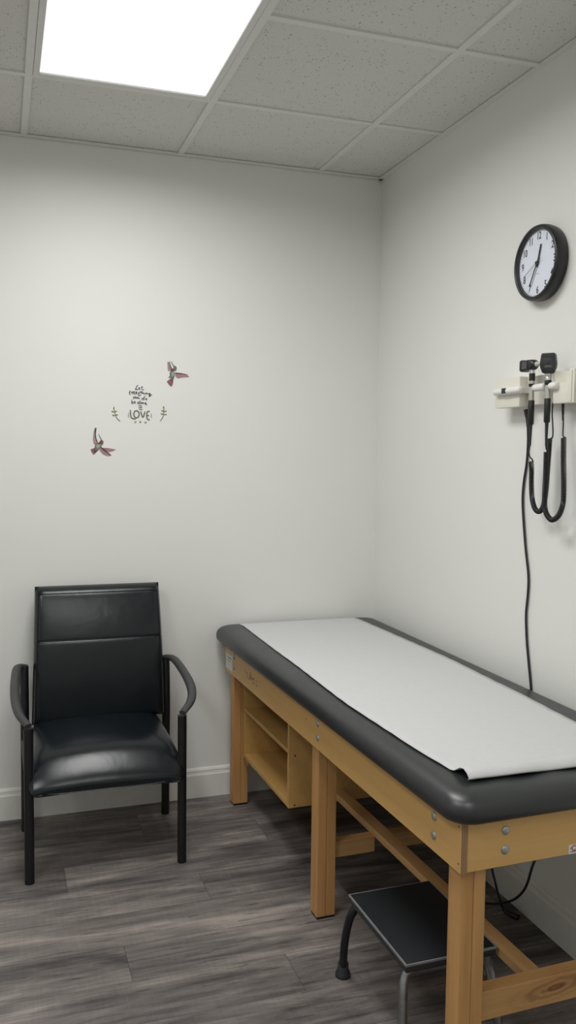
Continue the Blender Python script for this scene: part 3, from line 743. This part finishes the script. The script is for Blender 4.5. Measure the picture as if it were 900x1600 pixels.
# power lead of the panel: down the wall, behind the table, out to the floor
pc = thing('power_cord', 'black power cord running down the right wall from cream panel behind table', 'cord', (-.006, -1.18, 0))
w1 = [(-.0085, -1.180, 1.632), (-.0085, -1.182, 1.585), (-.0075, -1.184, 1.535), (-.006, -1.178, 1.47), (-.006, -1.164, 1.40), (-.006, -1.163, 1.33), (-.006, -1.185, 1.20), (-.006, -1.206, 1.11), (-.006, -1.207, 1.05), (-.006, -1.200, .98), (-.006, -1.208, .90), (-.006, -1.222, .83), (-.0055, -1.237, .76), (-.0055, -1.25, .70),
      (-.0065, -1.31, .56), (-.020, -1.375, .44), (-.060, -1.41, .34), (-.10, -1.415, .26), (-.11, -1.395, .18), (-.112, -1.345, .118), (-.112, -1.28, .072), (-.112, -1.215, .035), (-.125, -1.14, .006), (-.16, -1.05, .006)]
b = MB(); b.tube(rel(smooth_path(w1, 6), pc), .0040, 10); b.build('cable', M['blackp'], pc, True, 180)
b = MB(); b.tube(rel([(-.0085, -1.182, 1.585), (-.0085, -1.179, 1.612), (-.010, -1.172, 1.640)], pc), [.0042, .0065, .0085], 12)
b.box((-.018, -1.18 + .0, 1.636), (-.003, -1.18 + .022, 1.6505), .001) if False else None
b.build('plug', M['blackp'], pc, True, 60)
pc2 = thing('power_cord', 'loose black cord with plug lying on the floor behind exam table', 'cord', (-.07, -1.2, 0))
w2 = [(-.075, -1.19, .52), (-.082, -1.185, .30), (-.105, -1.195, .17), (-.100, -1.215, .10), (-.085, -1.222, .045), (-.072, -1.225, .012)]
b = MB(); b.tube(rel(smooth_path(w2, 6), pc2), .0040, 10); b.build('cable', M['blackp'], pc2, True, 180)
b = MB(); b.tube(rel([(-.074, -1.222, .014), (-.068, -1.235, .010), (-.056, -1.262, .010), (-.050, -1.275, .010)], pc2), [.005, .008, .010, .009], 12); b.build('plug', M['blackp'], pc2, True, 50)

# ------------------------------------------------------------------ wall decals (flat vinyl stickers on the back wall)
D = json.loads('''{"b1":[["wing",[[-0.955,1.862],[-0.946,1.863],[-0.943,1.848],[-0.936,1.833],[-0.941,1.827],[-0.949,1.823],[-0.953,1.831]]],["dark",[[-0.947,1.862],[-0.944,1.862],[-0.941,1.848],[-0.935,1.835],[-0.938,1.83],[-0.944,1.843]]],["tail",[[-0.942,1.794],[-0.93,1.792],[-0.93,1.777],[-0.936,1.76],[-0.946,1.766],[-0.957,1.781]]],["dark",[[-0.941,1.797],[-0.928,1.797],[-0.932,1.78],[-0.936,1.785]]],["rwing",[[-0.921,1.819],[-0.896,1.816],[-0.872,1.813],[-0.861,1.803],[-0.888,1.801],[-0.911,1.796],[-0.921,1.803]]],["dark",[[-0.922,1.82],[-0.896,1.818],[-0.87,1.814],[-0.87,1.812],[-0.896,1.813],[-0.92,1.814]]],["body",[[-0.942,1.824],[-0.926,1.828],[-0.922,1.815],[-0.926,1.8],[-0.929,1.79],[-0.941,1.791],[-0.944,1.805],[-0.945,1.817]]],["belly",[[-0.936,1.82],[-0.925,1.825],[-0.927,1.809],[-0.934,1.801],[-0.937,1.809]]],["head",[[-0.929,1.847],[-0.921,1.847],[-0.915,1.84],[-0.916,1.833],[-0.92,1.825],[-0.927,1.828],[-0.93,1.838]]],["red",[[-0.939,1.833],[-0.929,1.837],[-0.927,1.828],[-0.936,1.823],[-0.941,1.826]]],["dark",[[-0.941,1.866],[-0.939,1.866],[-0.926,1.846],[-0.929,1.844]]],["dark",[[-0.949,1.802],[-0.944,1.803],[-0.945,1.797],[-0.949,1.797]]]],"b2":[["wing",[[-1.25,1.584],[-1.243,1.584],[-1.246,1.559],[-1.243,1.538],[-1.238,1.526],[-1.248,1.517],[-1.255,1.518],[-1.258,1.538],[-1.255,1.569]]],["dark",[[-1.25,1.584],[-1.243,1.585],[-1.246,1.564],[-1.245,1.545],[-1.239,1.529],[-1.243,1.526],[-1.249,1.546],[-1.251,1.565]]],["tail",[[-1.268,1.497],[-1.251,1.504],[-1.236,1.494],[-1.256,1.475],[-1.263,1.486]]],["dark",[[-1.252,1.503],[-1.24,1.493],[-1.251,1.48],[-1.253,1.492]]],["rwing",[[-1.22,1.504],[-1.199,1.504],[-1.165,1.498],[-1.179,1.491],[-1.193,1.488],[-1.21,1.495]]],["rwing",[[-1.227,1.508],[-1.217,1.501],[-1.199,1.486],[-1.184,1.474],[-1.199,1.47],[-1.22,1.48],[-1.232,1.496]]],["dark",[[-1.226,1.508],[-1.22,1.505],[-1.203,1.492],[-1.184,1.474],[-1.186,1.472],[-1.204,1.485],[-1.223,1.499]]],["body",[[-1.247,1.522],[-1.224,1.521],[-1.224,1.508],[-1.233,1.499],[-1.244,1.491],[-1.252,1.497],[-1.251,1.509]]],["belly",[[-1.243,1.518],[-1.227,1.518],[-1.231,1.508],[-1.241,1.5],[-1.245,1.508]]],["head",[[-1.227,1.537],[-1.219,1.535],[-1.215,1.527],[-1.22,1.515],[-1.226,1.517],[-1.229,1.528]]],["red",[[-1.243,1.531],[-1.236,1.524],[-1.227,1.534],[-1.221,1.537],[-1.224,1.522],[-1.236,1.518]]],["dark",[[-1.236,1.559],[-1.234,1.559],[-1.223,1.537],[-1.226,1.537]]]],"s1":[["stem",[[-1.172,1.66],[-1.17,1.645],[-1.166,1.632],[-1.159,1.622],[-1.148,1.613]]],["leaf",[[-1.171,1.666],[-1.171,1.663],[-1.172,1.66],[-1.174,1.66],[-1.176,1.662],[-1.176,1.666],[-1.176,1.669],[-1.174,1.671],[-1.172,1.671],[-1.171,1.669]]],["leaf",[[-1.184,1.654],[-1.181,1.654],[-1.176,1.654],[-1.173,1.652],[-1.175,1.649],[-1.181,1.649]]],["leaf",[[-1.172,1.652],[-1.169,1.655],[-1.164,1.655],[-1.161,1.655],[-1.164,1.65],[-1.169,1.65]]],["leaf",[[-1.181,1.639],[-1.178,1.639],[-1.173,1.639],[-1.17,1.637],[-1.172,1.634],[-1.178,1.634]]],["leaf",[[-1.169,1.638],[-1.165,1.641],[-1.161,1.641],[-1.157,1.641],[-1.16,1.636],[-1.166,1.636]]]],"s2":[["stem",[[-0.969,1.668],[-0.969,1.658],[-0.97,1.642],[-0.975,1.63],[-0.984,1.618]]],["leaf",[[-0.967,1.673],[-0.967,1.67],[-0.969,1.668],[-0.971,1.668],[-0.972,1.67],[-0.973,1.673],[-0.972,1.677],[-0.971,1.679],[-0.969,1.679],[-0.967,1.677]]],["leaf",[[-0.981,1.662],[-0.977,1.662],[-0.972,1.662],[-0.969,1.66],[-0.971,1.657],[-0.977,1.657]]],["leaf",[[-0.968,1.659],[-0.964,1.661],[-0.959,1.661],[-0.956,1.661],[-0.959,1.657],[-0.965,1.656]]],["leaf",[[-0.983,1.649],[-0.979,1.649],[-0.974,1.649],[-0.971,1.647],[-0.974,1.645],[-0.979,1.644]]],["leaf",[[-0.968,1.645],[-0.965,1.647],[-0.96,1.648],[-0.957,1.647],[-0.959,1.643],[-0.965,1.643]]]],"w_let":[["s",[[-1.075,1.762],[-1.082,1.758],[-1.082,1.748],[-1.089,1.746],[-1.082,1.743],[-1.074,1.745]]],["s",[[-1.073,1.748],[-1.068,1.751],[-1.071,1.754],[-1.073,1.749],[-1.07,1.744],[-1.066,1.746]]],["s",[[-1.059,1.758],[-1.061,1.745],[-1.055,1.743],[-1.052,1.746]]],["s",[[-1.064,1.754],[-1.055,1.756]]]],"w_everything":[["s",[[-1.105,1.738],[-1.111,1.736],[-1.111,1.723],[-1.105,1.724]]],["s",[[-1.111,1.73],[-1.106,1.731]]],["s",[[-1.103,1.736],[-1.1,1.724],[-1.096,1.737]]],["s",[[-1.088,1.736],[-1.094,1.736],[-1.093,1.725],[-1.087,1.725]]],["s",[[-1.093,1.731],[-1.088,1.731]]],["s",[[-1.084,1.725],[-1.085,1.736],[-1.079,1.734],[-1.084,1.73],[-1.077,1.726]]],["s",[[-1.075,1.734],[-1.072,1.728]]],["s",[[-1.066,1.736],[-1.072,1.728],[-1.075,1.72],[-1.069,1.719],[-1.064,1.724]]],["s",[[-1.064,1.738],[-1.062,1.727]]],["s",[[-1.068,1.735],[-1.058,1.736]]],["s",[[-1.058,1.738],[-1.057,1.727],[-1.055,1.732],[-1.052,1.731],[-1.051,1.725]]],["s",[[-1.047,1.732],[-1.047,1.725]]],["s",[[-1.043,1.733],[-1.042,1.725],[-1.04,1.732],[-1.036,1.731],[-1.035,1.724]]],["s",[[-1.026,1.731],[-1.031,1.73],[-1.031,1.725],[-1.027,1.727],[-1.026,1.731],[-1.025,1.72],[-1.03,1.716],[-1.032,1.72],[-1.018,1.725]]]],"w_you":[["s",[[-1.096,1.716],[-1.094,1.71]]],["s",[[-1.088,1.716],[-1.093,1.706],[-1.096,1.707]]],["s",[[-1.081,1.711],[-1.082,1.709],[-1.084,1.708],[-1.086,1.709],[-1.087,1.711],[-1.086,1.714],[-1.084,1.715],[-1.082,1.714],[-1.081,1.711]]],["s",[[-1.078,1.714],[-1.078,1.708],[-1.074,1.709],[-1.073,1.714],[-1.072,1.708],[-1.069,1.706]]]],"w_do":[["s",[[-1.051,1.707],[-1.052,1.704],[-1.055,1.703],[-1.059,1.704],[-1.06,1.707],[-1.059,1.709],[-1.055,1.711],[-1.052,1.71],[-1.051,1.707]]],["s",[[-1.046,1.72],[-1.052,1.71],[-1.05,1.703]]],["s",[[-1.039,1.706],[-1.04,1.704],[-1.042,1.703],[-1.044,1.704],[-1.045,1.706],[-1.044,1.708],[-1.042,1.71],[-1.04,1.709],[-1.039,1.706]]]],"w_be":[["s",[[-1.101,1.702],[-1.102,1.687]]],["s",[[-1.095,1.69],[-1.096,1.687],[-1.098,1.686],[-1.101,1.687],[-1.102,1.69],[-1.101,1.693],[-1.098,1.694],[-1.096,1.693],[-1.095,1.69]]],["s",[[-1.092,1.692],[-1.086,1.693],[-1.088,1.697],[-1.092,1.692],[-1.089,1.687],[-1.085,1.688]]]],"w_done":[["s",[[-1.071,1.69],[-1.072,1.687],[-1.075,1.686],[-1.077,1.687],[-1.078,1.69],[-1.077,1.692],[-1.075,1.693],[-1.072,1.692],[-1.071,1.69]]],["s",[[-1.066,1.7],[-1.071,1.692],[-1.069,1.687]]],["s",[[-1.06,1.69],[-1.061,1.688],[-1.063,1.687],[-1.065,1.687],[-1.066,1.69],[-1.065,1.692],[-1.063,1.693],[-1.061,1.692],[-1.06,1.69]]],["s",[[-1.058,1.693],[-1.058,1.686],[-1.055,1.692],[-1.052,1.691],[-1.052,1.686]]],["s",[[-1.048,1.688],[-1.042,1.689],[-1.044,1.693],[-1.048,1.689],[-1.045,1.684],[-1.038,1.684]]]],"w_in":[["s",[[-1.074,1.68],[-1.059,1.679]]],["s",[[-1.071,1.675],[-1.07,1.669]]],["s",[[-1.066,1.669],[-1.067,1.675],[-1.061,1.669],[-1.061,1.675]]],["s",[[-1.072,1.665],[-1.057,1.663]]]],"love":[["s",[[-1.107,1.661],[-1.106,1.636],[-1.101,1.625],[-1.085,1.624]]],["s",[[-1.071,1.644],[-1.072,1.638],[-1.074,1.633],[-1.078,1.63],[-1.082,1.628],[-1.086,1.629],[-1.09,1.633],[-1.092,1.637],[-1.093,1.643],[-1.092,1.649],[-1.09,1.654],[-1.086,1.657],[-1.082,1.658],[-1.078,1.657],[-1.074,1.654],[-1.072,1.649],[-1.071,1.644]]],["s",[[-1.065,1.657],[-1.056,1.623],[-1.047,1.656]]],["s",[[-1.027,1.657],[-1.04,1.656],[-1.04,1.623],[-1.027,1.622]]],["s",[[-1.04,1.639],[-1.03,1.639]]]],"dash":[["s",[[-1.116,1.645],[-1.112,1.646]]],["s",[[-1.023,1.646],[-1.019,1.646]]],["s",[[-1.116,1.638],[-1.112,1.639]]],["s",[[-1.023,1.639],[-1.019,1.639]]],["s",[[-1.116,1.632],[-1.112,1.632]]],["s",[[-1.023,1.633],[-1.019,1.633]]]],"heart":[["h",[[-1.087,1.606],[-1.091,1.612],[-1.091,1.615],[-1.088,1.615],[-1.087,1.613],[-1.085,1.615],[-1.082,1.615],[-1.082,1.612]]],["h",[[-1.066,1.607],[-1.071,1.613],[-1.071,1.616],[-1.068,1.616],[-1.066,1.614],[-1.065,1.616],[-1.062,1.616],[-1.062,1.613]]],["h",[[-1.045,1.605],[-1.05,1.611],[-1.049,1.614],[-1.046,1.614],[-1.045,1.612],[-1.043,1.614],[-1.04,1.614],[-1.04,1.611]]]]}''')
def decal_poly(b, pts, y=-.0006, th=.0004): b.poly([(x, y, z) for x, z in pts], (0, -th, 0))
def stroke(b, pts, w, y=-.0005, th=.0005):
    """flat ribbon with round joints following pts"""
    P = [Vector((x, z)) for x, z in pts]; Q = []
    for p, q in zip(P, P[1:]): Q += [p.lerp(q, k / 3) for k in range(3)]
    Q.append(P[-1])
    for _ in range(2): Q = [Q[0]] + [(Q[i - 1] + Q[i] * 2 + Q[i + 1]) / 4 for i in range(1, len(Q) - 1)] + [Q[-1]]
    a, c = [], []
    for i, p in enumerate(Q):
        t = (Q[min(i + 1, len(Q) - 1)] - Q[max(i - 1, 0)]);
        t = t.normalized() if t.length > 1e-9 else Vector((1, 0)); n = Vector((-t.y, t.x)) * w / 2
        ww = n * (.75 if i in (0, len(Q) - 1) else 1); a.append(p + ww); c.append(p - ww)
    rings = [[(u.x, y, u.y), (v.x, y, v.y), (v.x, y - th, v.y), (u.x, y - th, u.y)] for u, v in zip(a, c)]
    b.loft(rings)
def centre(polys):
    X = [p[0] for _, q in polys for p in q]; Z = [p[1] for _, q in polys for p in q]; return ((min(X) + max(X)) / 2, 0, (min(Z) + max(Z)) / 2)
PART = dict(wing='raised_wing', rwing='spread_wing', tail='tail', dark='dark_feather', body='body', belly='belly', head='head', red='throat')
for key, lab in (('b1', 'hummingbird wall sticker above the lettering, right of it'), ('b2', 'hummingbird wall sticker below the lettering, left of it')):
    o = centre(D[key]); t = thing('hummingbird_sticker', lab, 'wall sticker', o, 0, 'hummingbird wall stickers')
    by = {}
    for i, (k, pts) in enumerate(D[key]): by.setdefault(k, []).append((i, pts))
    for k, ps in by.items():
        b = MB()
        for i, pts in ps: decal_poly(b, [(x - o[0], z - o[2]) for x, z in pts], -.0003 - .00012 * i)
        b.build(PART[k], M['d_' + k], t)
for key, lab in (('s1', 'olive leaf sprig wall sticker left of the word LOVE'), ('s2', 'olive leaf sprig wall sticker right of the word LOVE')):
    o = centre(D[key]); t = thing('sprig_sticker', lab, 'wall sticker', o, 0, 'leaf sprig wall stickers')
    for k, pts in D[key]:
        pts = [(x - o[0], z - o[2]) for x, z in pts]
        b = MB()
        if k == 'stem': stroke(b, pts, .0040); b.build('stem', M['d_stem'], t)
        else: decal_poly(b, pts, -.0009); b.build('leaf', M['d_leaf'], t)
allp = [q for k in D if k not in ('b1', 'b2', 's1', 's2') for q in D[k]]
o = centre(allp); t = thing('lettering_sticker', 'handwritten quote wall sticker ending with large word LOVE', 'wall sticker', o)
for k in D:
    if k in ('b1', 'b2', 's1', 's2'): continue
    loc = lambda pts: [(x - o[0], z - o[2]) for x, z in pts]
    if k == 'heart':
        for _, pts in D[k]: b = MB(); decal_poly(b, loc(pts)); b.build('heart', M['d_heart'], t)
    elif k == 'dash':
        for _, pts in D[k]: b = MB(); stroke(b, loc(pts), .0030); b.build('accent_dash', M['d_word'], t)
    else:
        b = MB(); w = .0052 if k == 'love' else .0031
        for i, (_, pts) in enumerate(D[k]): stroke(b, loc(pts), w, -.0004 - .00004 * i)
        b.build({'love': 'large_word'}.get(k, 'word'), M['d_love'] if k == 'love' else M['d_word'], t)

# ------------------------------------------------------------------ world, camera, view
w = bpy.data.worlds.new('World'); scene.world = w; w.use_nodes = True
w.node_tree.nodes['Background'].inputs[0].default_value = (.02, .02, .02, 1)
cam = bpy.data.cameras.new('camera'); co = bpy.data.objects.new('camera', cam); COL.objects.link(co)
yaw, pitch, roll = .3236, -.0698, .0114
cy, sy, cpt, spt = math.cos(yaw), math.sin(yaw), math.cos(pitch), math.sin(pitch)
f = Vector((sy * cpt, cy * cpt, spt)); r = Vector((cy, -sy, 0)); u = r.cross(f)
r2 = r * math.cos(roll) + u * math.sin(roll); u2 = u * math.cos(roll) - r * math.sin(roll)
m = Matrix((r2, u2, -f)).transposed().to_4x4(); m.translation = Vector((-1.616, -3.5645, 1.4962)); co.matrix_world = m
cam.sensor_fit = 'VERTICAL'; cam.sensor_height = 36.; cam.lens = 36. * 1342.65 / 1600; cam.clip_start = .01
scene.camera = co
vs = scene.view_settings; vs.view_transform = 'Standard'; vs.look = 'None'; vs.gamma = 1; vs.use_curve_mapping = False
vs.exposure = EXPOSURE
